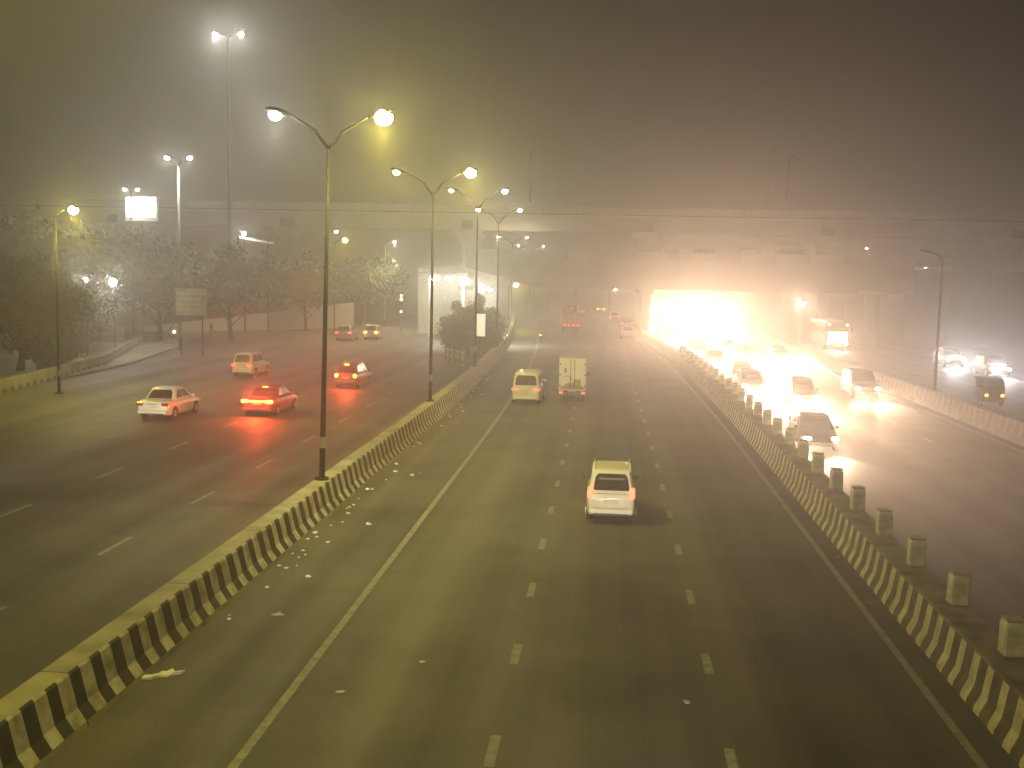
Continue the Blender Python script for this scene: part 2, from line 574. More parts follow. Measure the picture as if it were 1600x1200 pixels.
# ---------------------------------------------------------------- upper flyover
t = thing('flyover', 'long pale concrete flyover crossing high above the whole road', 'flyover', (0, 165, 0))
b = MB()
for i in range(66):
    b.box((-182.5 + i * 5, 4.0, 16.95), (4.93, 9.0, 1.1))
b.build('parapet', M_CONC2, t)
b = MB()
b.prism([(-.1, 16.3), (8.1, 16.3), (8.1, 15.9), (6.4, 13.9), (1.5, 13.9), (-.1, 15.9)], -185, 145)
b.build('girder', M_CONC2, t)
b = MB()
b.box((-20, 4.0, 16.37), (330, 8.6, .13))
b.build('painted_shadow_line', M_DSTEEL, t)  # dark strip drawn in as the shadow line under the parapet
for X in (-104, -77, -49.5, -21.5, 5.5, 32, 59, 86):
    p = MB()
    p.loft([[(X + sx * wx, 4 + sy * wy, z) for sx, sy in ((-1, -1), (1, -1), (1, 1), (-1, 1))] for z, wx, wy in ((0, 1.05, 1.3), (10.9, 1.05, 1.3), (12.2, 1.4, 2.6), (13.1, 2.2, 3.4), (13.9, 2.2, 3.4))])
    pier = p.build('pier', M_CONC2, t)
    p = MB()
    p.box((X, -.25, 14.6), (1.7, .5, 1.3), bev=.05)
    p.build('drain_box', M_DSTEEL, pier)

# ---------------------------------------------------------------- lower bridge over the underpass
t = thing('underpass_bridge', 'brown concrete bridge spanning the road over the blinding headlights', 'bridge', (0, 129, 0))
b = MB()
for i in range(14):
    b.box((-15 + i * 4, 9, 9.75), (3.93, 19, .95))
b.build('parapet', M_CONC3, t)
b = MB()
n = 9
for i in range(n):
    y = .8 + i * 2.05
    b.box((13.2, y, 7.55), (43.6 if i else 43.6, .75, 3.3))
    b.loft([[(-8.6, y - .375, 5.9), (-8.6, y + .375, 5.9), (-8.6, y + .375, 9.2), (-8.6, y - .375, 9.2)], [(-17, y - .375, 8.0), (-17, y + .375, 8.0), (-17, y + .375, 9.2), (-17, y - .375, 9.2)]])
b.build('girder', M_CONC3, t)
b = MB()
b.box((11, 9, 9.235), (55.6, 18.6, .07))
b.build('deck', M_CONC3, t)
for X, wd, lab in ((4.5, 1.25, 'pier'), (-17.0, 1.2, 'pier')):
    p = MB()
    for yy in (3, 9, 15):
        p.box((X, yy, 2.95), (wd, 1.4, 5.9), bev=.12)
    p.box((X, 9, 5.6), (wd + .5, 17, .5))
    p.build(lab, M_CONC3, t)
p = MB()
p.box((23.6, 9.3, 2.93), (1.6, 17.5, 5.86))
p.build('abutment', M_CONC3, t)
p = MB()
p.cyl((30.2, -.6, 3.1), .85, 6.2, 'Z', 24)
p.box((30.2, -.6, 6.0), (3.2, 1.9, .6))
p.build('round_column', mat('pale_column', (.42, .40, .27), .8, var=.12), t, True)
b = MB()
b.loft([[(39, 0, 0), (39, 19, 0), (39, 19, 8.9), (39, 0, 8.9)], [(130, 0, 0), (130, 19, 0), (130, 19, 7.6), (130, 0, 7.6)]])
rw = b.build('retaining_wall', mat('ramp_wall', (.20, .18, .15), .9, var=.15, scale=.15))
rw.location = (0, 129, 0)
tag(rw, 'long plain retaining wall of the bridge ramp behind the service road', 'wall')

# floodlight on the abutment
t = thing('flood_light', 'round glaring floodlight on the abutment under the bridge corner', 'floodlight', (21.9, 126.2, 4.6))
p = MB()
p.box((0, .25, 0), (.9, .4, .7), bev=.06)
p.build('housing', M_DSTEEL, t)
p = MB()
p.box((0, .04, 0), (.8, .04, .6), bev=.01)
p.build('lens', M_HEADL, t)
p = MB()
p.tube([(0, .35, 0), (.8, 2.5, 0)], .06)
p.build('bracket', M_DSTEEL, t)
light('SPOT', 'flood_beam', t, (0, -.1, 0), 2500, HEAD, .2, (radians(-82), 0, 0), 150, .7)


# ---------------------------------------------------------------- vehicles
def wheel(parent, x, y, r, wd=.18):
    s = 1 if x > 0 else -1
    t_ = MB()
    R = []
    for dx, rr in ((-wd / 2, r * .62), (-wd / 2, r * .92), (-wd / 2 + .02, r), (wd / 2 - .02, r), (wd / 2, r * .92), (wd / 2, r * .62)):
        R.append([(dx, rr * cos(2 * pi * j / 20), rr * sin(2 * pi * j / 20)) for j in range(20)])
    t_.loft(R)
    w_ = t_.build('wheel', M_TYRE, parent, False, (x, y, r))
    q = MB()
    q.cyl((s * (wd / 2 + .005), 0, 0), r * .6, .02, 'X', 18)
    for k in range(5):
        a = 2 * pi * k / 5
        q.box((s * (wd / 2 + .02), cos(a) * r * .3, sin(a) * r * .3), (.02, .06, .06))
    q.build('rim', M_RIM, w_)
    return w_


SHAPES = {
    'hatch': dict(L=3.65, W=1.50, H=1.64, belt=.98, yb=(-1.78, 1.02), yt=(-1.50, .20), bonnet=.92, rw=.29, topw=.80),
    'sedan': dict(L=4.1, W=1.66, H=1.50, belt=.95, yb=(-1.30, 1.05), yt=(-.78, .22), bonnet=.86, rw=.29, topw=.76, boot=True),
    'mpv': dict(L=4.5, W=1.66, H=1.82, belt=1.06, yb=(-2.20, 1.45), yt=(-1.98, .80), bonnet=.98, rw=.33, topw=.82),
    'suv': dict(L=4.4, W=1.74, H=1.70, belt=1.06, yb=(-2.12, 1.05), yt=(-1.72, .30), bonnet=1.0, rw=.35, topw=.80),
}


def car(name, label, kind, paint, loc, rz=0, tail='tail', head=False, tail_shape='vertical', group=None, chmsl=False, bar=False, beam=0, rack=False, glow=0, headbeam=0, tight=False):
    S = SHAPES[kind]
    L, W, H, belt = S['L'], S['W'], S['H'], S['belt']
    hw = W / 2
    t = thing(name, label, 'car', loc, rz, group)
    b = MB()
    rings = []
    st = [(0, .80, .40, belt * .80), (.012, .90, .30, belt * .93), (.05, .97, .24, belt * 1.0), (.15, 1, .20, belt * 1.0), (.5, 1, .19, belt * .99), (.70, .995, .19, belt * .97),
          (.80, .98, .20, S['bonnet'] * .99), (.90, .94, .22, S['bonnet'] * .90), (.965, .87, .26, S['bonnet'] * .78), (1, .74, .36, S['bonnet'] * .66)]
    for f, ws, zb, zt in st:
        y = -L / 2 + L * f
        q = hw * ws
        mid = zb + (zt - zb) * .55
        half = [(q * .90, zb), (q * .985, zb + .08), (q, mid), (q * .985, zt - .10), (q * .93, zt - .03), (q * .80, zt)]
        rings.append([(x, y, z) for x, z in half] + [(-x, y, z) for x, z in reversed(half)])
    b.loft(rings)
    # cabin
    wb, wt = hw * .93, hw * S['topw']
    roof = H

    def sec(u):
        u_ = min(u, 1)
        y0 = S['yb'][0] + (S['yt'][0] - S['yb'][0]) * u_
        y1 = S['yb'][1] + (S['yt'][1] - S['yb'][1]) * u_
        return y0, y1, wb + (wt - wb) * u_, belt - .04 + (roof - .07 - belt + .04) * u_
    rings = []
    for u, ins in ((0, 0), (.5, 0), (1, 0), (1.0, .10)):
        y0, y1, ww, z = sec(u)
        if ins:
            z = roof - .015
        c_ = .07
        a, bq, cq = ww - ins, y0 + ins, y1 - ins
        rings.append([(a - c_, bq, z), (a, bq + c_ * 1.5, z), (a, cq - c_ * 1.5, z), (a - c_, cq, z), (-a + c_, cq, z), (-a, cq - c_ * 1.5, z), (-a, bq + c_ * 1.5, z), (-a + c_, bq, z)])
    y0, y1, ww, z = sec(1)
    rings.append([(x * .55, y * .6 + (y0 + y1) * .2, roof) for x, y, z in rings[-1]])
    b.loft(rings)
    body = b.build('body', paint, t, True)
    body.data.set_sharp_from_angle(angle=radians(38))
    # glass
    e = .012

    def endwin(nm, rear, u0=.14, u1=.90, par=t):
        g_ = MB()
        P = []
        for u in (u0, u1):
            y0, y1, ww, z = sec(u)
            y = y0 - e if rear else y1 + e
            P.append((y, ww - .13, z))
        (ya, xa, za), (yb_, xb, zb) = P
        n_ = 6
        pts = []
        for fx, fz in ((-.94, 0), (.94, 0), (1, .10), (1, .30), (1, .68), (.955, .87), (.84, 1), (-.84, 1), (-.955, .87), (-1, .68), (-1, .30), (-1, .10)):
            xx = (xa + (xb - xa) * fz) * fx
            pts.append((xx, ya + (yb_ - ya) * fz, za + (zb - za) * fz))
        g_.v += pts
        g_.f.append(tuple(range(12)))
        g_.mi.append(0)
        sgn = 1 if rear else -1
        g_.box((0, (ya + yb_) / 2 + sgn * .05, (za + zb) / 2), (xb * 1.6, .04, (zb - za) * .5))
        g2 = g_.build(nm, M_GLASS, par)
        return g2
    rwn = endwin('rear_window', True)
    endwin('windshield', False, .10, .93)
    g_ = MB()
    y0, y1, ww, z = sec(.14)
    g_.tube([(0, y0 - .03, z), (.28, y0 + .02, z + .10)], .012, 5)
    g_.build('wiper', M_BLACK, rwn)
    for s in (-1, 1):
        for a0, a1 in ((.07, .46), (.50, .92)):
            g_ = MB()
            P = []
            for u in (.16, .86):
                y0, y1, ww, z = sec(u)
                P.append((s * (ww + e), y0 + .10 + (y1 - y0 - .2) * a0, y0 + .10 + (y1 - y0 - .2) * a1, z))
            (x0, ya, yb_, z0), (x1, yc, yd, z1) = P
            g_.quad((x0, ya, z0), (x0, yb_, z0), (x1, yd, z1), (x1, yc, z1))
            g_.build('side_window', M_GLASS, t)
        q = MB()
        q.box((s * (hw + .07), S['yt'][1] + .52, belt + .03), (.17, .10, .13), bev=.03)
        q.build('mirror', M_BLACK if kind == 'hatch' else paint, t)
        for yy in (-L / 2 + L * .19, L / 2 - L * .19):
            wheel(t, s * (hw - .085), yy, S['rw'])
        for yy in (-L / 2 + L * .19, L / 2 - L * .19):
            a_ = MB()
            seg = 14
            for k in range(seg):
                A, B = pi * k / seg, pi * (k + 1) / seg
                ri, ro = S['rw'] * .98, S['rw'] * 1.2
                x = s * (hw + .004)
                a_.quad((x, yy + ri * cos(A), S['rw'] + ri * sin(A)), (x, yy + ro * cos(A), S['rw'] + ro * sin(A)), (x, yy + ro * cos(B), S['rw'] + ro * sin(B)), (x, yy + ri * cos(B), S['rw'] + ri * sin(B)))
            a_.build('wheel_arch', M_BLACK, t)
        # tail lights
        tm = {'tail': M_TAIL, 'dim': M_TAILDIM, 'brake': M_BRAKE, 'off': M_REFL}[tail]
        l = MB()
        yr = -L / 2
        if tail_shape == 'vertical':
            l.box((s * (hw * .86), yr + .05, belt - .02), (.14, .16, .34), bev=.03)
        elif tail_shape == 'round':
            l.ball((s * hw * .80, yr + .03, belt - .14), .12, 12, 8, (1, .6, 1))
        else:
            l.box((s * (hw * .78), yr + .02, belt - .17), (.34, .14, .16), bev=.03)
        l.build('tail_light', tm, t)
        l = MB()
        l.box((s * (hw * .72), L / 2 - .07, S['bonnet'] * .70), (.30, .16, .14), bev=.04)
        l.build('headlight', M_HEADL if head else M_PLATE, t)
        if headbeam:
            light('SPOT', 'headlight_beam', t, (s * hw * .72, L / 2 + .06, S['bonnet'] * .70), headbeam, HEAD, .09, (radians(78), 0, 0), 44, 1.0)
    q = MB()
    q.box((0, -L / 2 - .01, .40), (W * .90, .14, .20), bev=.05)
    q.build('rear_bumper', paint, t)
    q = MB()
    q.box((0, L / 2 - .03, .38), (W * .84, .14, .20), bev=.05)
    q.build('front_bumper', paint, t)
    q = MB()
    q.box((0, -L / 2 - .02, .30), (W * .70, .10, .09), bev=.02)
    q.build('bumper_valance', M_BLACK, t)
    q = MB()
    q.box((0, -L / 2 - .02, belt * .70), (.46, .03, .11), bev=.008)
    q.build('number_plate', M_PLATE, t)
    q = MB()
    q.box((0, -L / 2 - .035, belt * .83), (.52, .02, .035))
    q.build('boot_handle', M_RIM, t)
    q = MB()
    q.box((0, L / 2 + .005, .55), (W * .5, .03, .13), bev=.01)
    q.build('grille', M_BLACK, t)
    if chmsl:
        y0, y1, ww, z = sec(.97)
        q = MB()
        q.box((0, y0 - .03, z - .02), (.26, .04, .06), bev=.01)
        q.build('high_brake_light', M_BRAKE, t)
    if bar:
        q = MB()
        q.box((0, -L / 2 - .035, belt - .16), (W * .68, .03, .07), bev=.01)
        q.build('light_bar', tm, t)
    if rack:
        q = MB()
        for s in (-1, 1):
            q.tube([(s * wt * .9, S['yt'][0] + .12, H + .05), (s * wt * .9, S['yt'][1] - .1, H + .05)], .018, 6)
            for yy in (S['yt'][0] + .15, S['yt'][1] - .15):
                q.tube([(s * wt * .9, yy, H - .05), (s * wt * .9, yy, H + .05)], .015, 6)
        q.build('roof_rail', paint, t)
    if glow:
        light('SPOT', 'brake_glow', t, (0, -L / 2 - .12, belt - .15), glow, (1, .06, .02), .25, (radians(-76), 0, 0), 165, .6)
    if beam:
        light('SPOT', 'headlight_beam', t, (0, L / 2 + .1, .62), beam, (1, .88, .60), .25, (radians((88.6 if beam < 5000 else 90) if tight else 82), 0, 0), (34 if beam < 5000 else 22) if tight else 75, .8)
    return t


P_WHITE = mat('white_car_paint', (.72, .69, .62), .35, coat=.4, var=.03, scale=1)
P_SILV = mat('silver_car_paint', (.48, .47, .44), .35, .2, coat=.4, var=.03)
P_RED = mat('red_car_paint', (.30, .02, .015), .35, coat=.4, var=.05)
P_DARK = mat('dark_car_paint', (.035, .035, .038), .35, coat=.4, var=.05)
P_GREY = mat('grey_car_paint', (.14, .14, .15), .35, .1, coat=.4, var=.05)

car('hatchback', 'white hatchback driving alone in the middle lane, tail lamps glowing', 'hatch', P_WHITE, (.28, 34.6, 0), 0, 'tail', rack=True, beam=160, tail_shape='vertical')
car('people_carrier', 'cream people carrier straddling the edge line beside the small box truck', 'mpv', P_WHITE, (-4.55, 64.3, 0), 0, 'dim', beam=160, tail_shape='wide')
car('sedan', 'white sedan with an amber tail lamp, last in the left carriageway', 'sedan', P_WHITE, (-22.0, 53.2, 0), radians(-2), 'off', tail_shape='wide', beam=160)
car('red_sedan', 'red sedan with a fiery light bar braking, its glow on the asphalt', 'sedan', P_RED, (-17.5, 55.6, 0), radians(-3), 'brake', tail_shape='wide', bar=True, chmsl=True, beam=160, glow=1300)
car('white_hatchback', 'small white car seen ahead of the fiery red sedan', 'hatch', P_WHITE, (-24.9, 74.6, 0), radians(-3), 'dim', tail_shape='wide', beam=160)
car('dark_hatchback', 'dark hatchback showing three round red brake lights and a pale number plate', 'hatch', P_GREY, (-16.3, 69.2, 0), radians(-3), 'brake', tail_shape='round', chmsl=True, beam=160, glow=900)
# amber lamp on the sedan
s_ = [o for o in COL.objects if o.name == 'sedan'][0]
q = MB()
q.box((-.64, -2.06, .80), (.26, .05, .14), bev=.02)
q.build('indicator', M_AMBER, s_)

car('distant_car', 'far car with orange tail lamps, first of two close together in the left carriageway', 'suv', P_GREY, (-27.6, 114, 0), radians(3), 'tail', tail_shape='wide', beam=300, group='far cars')
car('distant_car', 'far car with bright cream tail lamps, nearly touching a darker one', 'hatch', P_SILV, (-25.4, 117, 0), radians(3), 'brake', tail_shape='wide', beam=300, group='far cars')
car('distant_car', 'far pinkish car at the foot of the underpass pier', 'sedan', P_SILV, (2.45, 130.5, 0), radians(2), 'tail', tail_shape='wide', beam=300, group='far cars')
car('distant_car', 'far car just beyond the pinkish one by the underpass pier', 'suv', P_GREY, (2.6, 152, 0), radians(3), 'tail', tail_shape='wide', beam=300, group='far cars')
car('distant_car', 'tiny car ahead of the orange truck', 'suv', P_SILV, (-5.1, 196, 0), radians(5), 'tail', tail_shape='wide', beam=300, group='far cars')
car('distant_car', 'tiny car farthest along the underpass road', 'hatch', P_SILV, (-1.4, 214, 0), radians(5), 'brake', tail_shape='wide', beam=300, group='far cars')
car('distant_car', 'tiny car between the truck and the underpass pier', 'hatch', P_WHITE, (1.0, 176, 0), radians(5), 'tail', tail_shape='wide', beam=300, group='far cars')

# cars on the lower bridge deck
for i, (X, lab, kd) in enumerate(((10.6, 'dark car roof just above the bridge parapet, closest to the median lamps', 'hatch'), (14.8, 'dark roof of a car above the parapet, second in the file on the bridge', 'hatch'), (20.2, 'dark car roof above the parapet over the middle of the glare', 'suv'), (22.9 + 2.2, 'wide dark vehicle roof above the parapet, last in the file on the bridge', 'mpv'))):
    car('bridge_car', lab, kd, P_DARK, (X - 4, 134, 9.275), radians(90), 'dim', tail_shape='wide', group='cars crossing the lower bridge')


# oncoming
onc = car('oncoming_car', 'dark oncoming sedan beside the short median posts, headlights flaring', 'sedan', P_DARK, (9.5, 50.2, 0), pi, 'off', head=True, headbeam=P_HEAD)
onc2 = car('oncoming_car', 'dark oncoming car by the orange barrier, its low beams washed out', 'suv', P_GREY, (16.6, 72.5, 0), pi, 'off', head=True, headbeam=P_GLARE * .35)
for X, Y, lab, kd in ((.45, 7.4, 'unseen car added below the viewpoint to light the hatchback from behind', 'sedan'), (-3.45, -7.0, 'unseen car added behind the viewpoint to light the box truck and people carrier', 'suv'), (-21.6, 20.5, 'unseen car added in the left carriageway to light the cars ahead', 'suv')):
    car('added_following_car', lab, kd, P_SILV, (X, Y, 0), 0, 'tail', head=True, beam=4900 if X > 0 else 38000, tight=True)  # unseen cars, added so their narrow beams brighten the vehicle rears ahead
onc3 = car('oncoming_car', 'dim oncoming car half lost in the white glare', 'hatch', P_GREY, (11.75, 66.5, 0), pi, 'off', head=True, headbeam=P_GLARE * .7)
gl = car('oncoming_car', 'oncoming car swallowed by the white headlight glare under the bridge', 'sedan', P_WHITE, (9.8, 80, 0), pi, 'off', head=True, headbeam=P_GLARE, group='oncoming cars inside the white glare')
for X, Y in ((9.8, 73), (9.9, 92), (9.9, 102), (13.2, 99), (9.8, 107), (13.0, 107), (16.6, 100), (9.7, 125), (13.1, 128)):
    dup(gl, (X + sh(Y), Y, 0), pi + radians(2))


def added_lorry(loc, label):  # lorries added so their high lamps fill the underpass opening with glare
    t = thing('added_lorry', label, 'lorry', loc, pi + radians(2), 'lorries added to brighten the white glare')
    b = MB()
    b.box((0, 3.2, 1.75), (2.3, 1.8, 2.3), bev=.12)
    b.build('cab', P_WHITE, t)
    b = MB()
    b.box((0, -.9, 2.0), (2.4, 6.0, 2.2), bev=.05)
    b.build('cargo_box', P_GREY, t)
    b = MB()
    b.box((0, 4.12, 2.15), (1.9, .05, .8), bev=.02)
    b.build('windshield', M_GLASS, t)
    b = MB()
    b.box((0, 0, .75), (1.0, 8.0, .3))
    b.build('chassis', M_BLACK, t)
    b = MB()
    b.box((0, 4.15, .75), (2.2, .15, .35), bev=.04)
    b.build('bumper', M_DSTEEL, t)
    for s in (-1, 1):
        for z, x in ((1.15, .85), (3.05, .6)):
            b = MB()
            b.ball((s * x, 4.15, z), .17, 14, 10, (1, .5, 1))
            hl = b.build('headlight', M_HEADL, t, True)
            light('SPOT', 'headlight_beam', hl, (s * x, 4.32, z), P_GLARE * .22, HEAD, .12, (radians(80), 0, 0), 90, 1.0)
        for yy in (-2.9, -1.8, 3.2):
            wheel(t, s * 1.0, yy, .48, .28)
    return t


ol = added_lorry((10.1 + sh(133), 133, 0), 'added oncoming lorry whose roof lamps brighten the white glare under the bridge')
for X, Y in ((13.6, 131), (17.0, 135), (10.1, 147), (13.8, 146), (17.2, 150)):
    dup(ol, (X + sh(Y), Y, 0), pi + radians(2))


def box_truck():
    t = thing('box_truck', 'small cream box truck with stained rear doors beside the people carrier', 'truck', (-1.95, 66.0, 0))
    b = MB()
    b.box((0, -.2, 1.62), (1.60, 3.0, 1.95), bev=.03)
    b.build('cargo_box', P_WHITE, t)
    for s in (-1, 1):
        d = MB()
        d.box((s * .39, -1.715, 1.62), (.75, .03, 1.84), bev=.01)
        dd = d.build('rear_door', P_WHITE, t)
        d = MB()
        d.tube([(s * .12, -1.75, .75), (s * .12, -1.75, 2.5)], .016, 6)
        d.box((s * .12, -1.76, 1.30), (.05, .04, .22))
        d.build('lock_rod', M_DSTEEL, dd)
        d = MB()
        for z in (.95, 1.6, 2.25):
            d.box((s * .73, -1.74, z), (.09, .03, .08))
        d.build('hinge', M_DSTEEL, dd)
        l = MB()
        l.box((s * .66, -1.74, .54), (.22, .05, .12), bev=.01)
        l.build('tail_light', M_TAILDIM, t)
        for yy in (-1.15, 1.35):
            wheel(t, s * .66, yy, .29, .16)
        q = MB()
        q.box((s * .88, 1.9, 1.35), (.16, .08, .26), bev=.03)
        q.build('mirror', M_BLACK, t)
    d = MB()
    d.box((-.42, -1.738, 1.86), (.16, .012, .26))
    d.box((-.34, -1.738, 1.52), (.40, .012, .05))
    d.box((-.10, -1.738, 1.40), (.10, .012, .10))
    d.box((.28, -1.738, 1.16), (.42, .012, .34))
    d.build('door_marking', mat('faded_print', (.42, .27, .15), .8), t)
    d = MB()
    d.loft([[(-.70, -1.742, .74), (.72, -1.742, .74), (.72, -1.742, .86), (.1, -1.742, 1.15), (-.25, -1.742, 1.12), (-.70, -1.742, .86)], [(-.70, -1.736, .74), (.72, -1.736, .74), (.72, -1.736, .86), (.1, -1.736, 1.15), (-.25, -1.736, 1.12), (-.70, -1.736, .86)]])
    d.build('mud_stain', mat('mud', (.34, .24, .17), .9), t)
    d = MB()
    d.box((0, -.2, .52), (1.0, 3.4, .16))
    d.box((0, -1.72, .40), (1.5, .08, .12))
    d.build('chassis', M_BLACK, t)
    c = MB()
    c.loft([[(x * .74, 1.35, z) for x, z in ((-1, .35), (1, .35), (1, 1.2), (.94, 1.8), (-.94, 1.8), (-1, 1.2))], [(x * .74, 1.9, z) for x, z in ((-1, .35), (1, .35), (1, 1.2), (.92, 1.78), (-.92, 1.78), (-1, 1.2))], [(x * .73, 2.35, z) for x, z in ((-1, .35), (1, .35), (1, 1.0), (.95, 1.1), (-.95, 1.1), (-1, 1.0))]])
    c.build('cab', P_WHITE, t)
    q = MB()
    q.box((0, -1.745, .60), (.40, .03, .11))
    q.build('number_plate', M_PLATE, t)
    light('SPOT', 'headlight_beam', t, (0, 2.6, .6), 160, (1, .88, .60), .25, (radians(82), 0, 0), 75, .8)


box_truck()


def lorry():
    t = thing('lorry', 'orange lorry with a slatted tailgate and load of sacks entering the underpass', 'lorry', (-4.8, 142.5, 0), radians(4))
    M_OR = mat('orange_truck_paint', (.50, .13, .04), .5, var=.15)
    b = MB()
    b.box((0, 0, 1.3), (2.4, 6.5, .3))
    for s in (-1, 1):
        b.box((s * 1.16, 0, 2.0), (.08, 6.5, 1.2))
    b.build('cargo_bed', M_OR, t)
    b = MB()
    b.box((0, -3.28, 2.0), (2.3, .08, 1.2), bev=.02)
    tg = b.build('tailgate', M_OR, t)
    b = MB()
    for z in (1.55, 1.85, 2.15, 2.45):
        b.box((0, -3.34, z), (2.2, .04, .10))
    for x in (-1.05, -.35, .35, 1.05):
        b.box((x, -3.36, 2.0), (.08, .04, 1.15))
    b.build('slat', mat('yellow_trim', (.6, .38, .08), .5), tg)
    b = MB()
    for i in range(18):
        b.ball((random.uniform(-.8, .8), random.uniform(-2.8, 2.6), 2.65 + random.uniform(0, .5)), .42, 10, 6, (1, 1.3, .6))
    tag(b.build('sack_load', mat('sack', (.42, .22, .12), .9), t), kind='stuff')
    b = MB()
    b.box((.85, -3.2, 3.0), (.22, .1, 1.3), bev=.03)
    b.build('rolled_tarpaulin', mat('pale_tarp', (.75, .7, .5), .8), t)
    b = MB()
    b.box((0, 4.2, 1.7), (2.3, 1.7, 2.2), bev=.1)
    b.build('cab', M_OR, t)
    for s in (-1, 1):
        for x, mm in ((.85, M_TAIL), (.30, M_TAIL)):
            l = MB()
            l.box((s * x, -3.34, .98), (.26, .06, .18), bev=.02)
            l.build('tail_light', mm, t)
        for yy in (-2.2, -1.1, 3.9):
            wheel(t, s * 1.0, yy, .5, .28)
    b = MB()
    b.box((0, .4, .95), (1.0, 7.4, .3))
    b.box((0, -3.3, .72), (2.3, .1, .2))
    b.build('chassis', M_BLACK, t)
    light('SPOT', 'headlight_beam', t, (0, 5.3, .9), 600, (1, .88, .60), .25, (radians(82), 0, 0), 75, .8)


lorry()


def bus():
    t = thing('bus', 'bus with a glowing yellow windscreen on the service road beyond the orange barrier', 'bus', (24.4, 122.5, 0), pi)
    M_B = mat('bus_paint', (.35, .20, .14), .5)
    b = MB()
    b.box((0, 0, 1.75), (2.45, 9.0, 2.6), bev=.12)
    b.build('body', M_B, t)
    b = MB()
    b.box((0, 4.52, 1.50), (2.05, .05, .95), bev=.02)
    b.build('windshield', mat('lit_windscreen', (1, 1, 1), emit=(1, .78, .36), strength=5), t)
    b = MB()
    b.box((0, 4.53, 2.45), (1.7, .05, .35), bev=.02)
    b.build('destination_board', M_GLASS, t)
    for s in (-1, 1):
        b = MB()
        b.box((s * .95, 4.55, 2.75), (.22, .08, .22), bev=.03)
        b.build('marker_light', mat('marker', (1, 1, 1), emit=(1, .62, .34), strength=7), t)
        b = MB()
        b.box((s * .9, 4.53, .8), (.3, .08, .2), bev=.03)
        b.build('headlight', M_HEADL, t)
        for k in range(5):
            b = MB()
            b.box((s * 1.235, -3.2 + k * 1.55, 2.15), (.03, 1.3, .8), bev=.01)
            b.build('side_window', M_GLASS, t)
        for yy in (-2.9, 2.9):
            wheel(t, s * 1.05, yy, .48, .26)
        b = MB()
        b.box((s * 1.45, 4.5, 2.2), (.12, .2, .5), bev=.03)
        b.build('mirror', M_BLACK, t)
    light('SPOT', 'headlight_beam', t, (0, 4.8, .8), 1500, HEAD, .3, (radians(84), 0, 0), 100, .8)


bus()


def person(parent_loc, label, pose='ride', shirt=(.10, .05, .04), rz=0):
    """one continuous skinned body"""
    me = bpy.data.meshes.new('person')
    if pose == 'ride':
        V = [((0, 0, .85), .15), ((0, .05, 1.1), .15), ((0, .10, 1.32), .17), ((0, .12, 1.46), .07), ((0, .14, 1.58), .115), ((0, .15, 1.70), .10),
             ((.20, .12, 1.36), .07), ((.28, .32, 1.18), .05), ((.26, .55, 1.10), .04),
             ((-.20, .12, 1.36), .07), ((-.28, .32, 1.18), .05), ((-.26, .55, 1.10), .04),
             ((.14, .10, .82), .11), ((.20, .42, .72), .08), ((.20, .30, .36), .055), ((.20, .42, .30), .045),
             ((-.14, .10, .82), .11), ((-.20, .42, .72), .08), ((-.20, .30, .36), .055), ((-.20, .42, .30), .045)]
    else:
        V = [((0, 0, .92), .15), ((0, 0, 1.15), .14), ((0, 0, 1.38), .17), ((0, .01, 1.5), .065), ((0, .02, 1.60), .10), ((0, .02, 1.70), .085),
             ((.19, 0, 1.42), .065), ((.24, .02, 1.15), .048), ((.24, .12, .92), .038),
             ((-.19, 0, 1.42), .065), ((-.24, -.02, 1.15), .048), ((-.24, .10, .92), .038),
             ((.10, 0, .88), .11), ((.11, .08, .50), .075), ((.11, .02, .09), .05), ((.11, .15, .05), .045),
             ((-.10, 0, .88), .11), ((-.11, -.05, .50), .075), ((-.11, -.15, .09), .05), ((-.11, -.02, .05), .045)]
    E_ = [(0, 1), (1, 2), (2, 3), (3, 4), (4, 5), (2, 6), (6, 7), (7, 8), (2, 9), (9, 10), (10, 11), (0, 12), (12, 13), (13, 14), (14, 15), (0, 16), (16, 17), (17, 18), (18, 19)]
    me.from_pydata([v[0] for v in V], E_, [])
    o = bpy.data.objects.new('person', me)
    COL.objects.link(o)
    md = o.modifiers.new('skin', 'SKIN')
    for i, v in enumerate(V):
        me.skin_vertices[0].data[i].radius = (v[1], v[1])
    me.skin_vertices[0].data[0].use_root = True
    sd = o.modifiers.new('sub', 'SUBSURF')
    sd.levels = sd.render_levels = 2
    me.materials.append(mat('cloth_%d' % int(shirt[0] * 1000), shirt, .9))
    o.location = parent_loc
    o.rotation_euler = (0, 0, rz)
    tag(o, label, 'person')
    return o


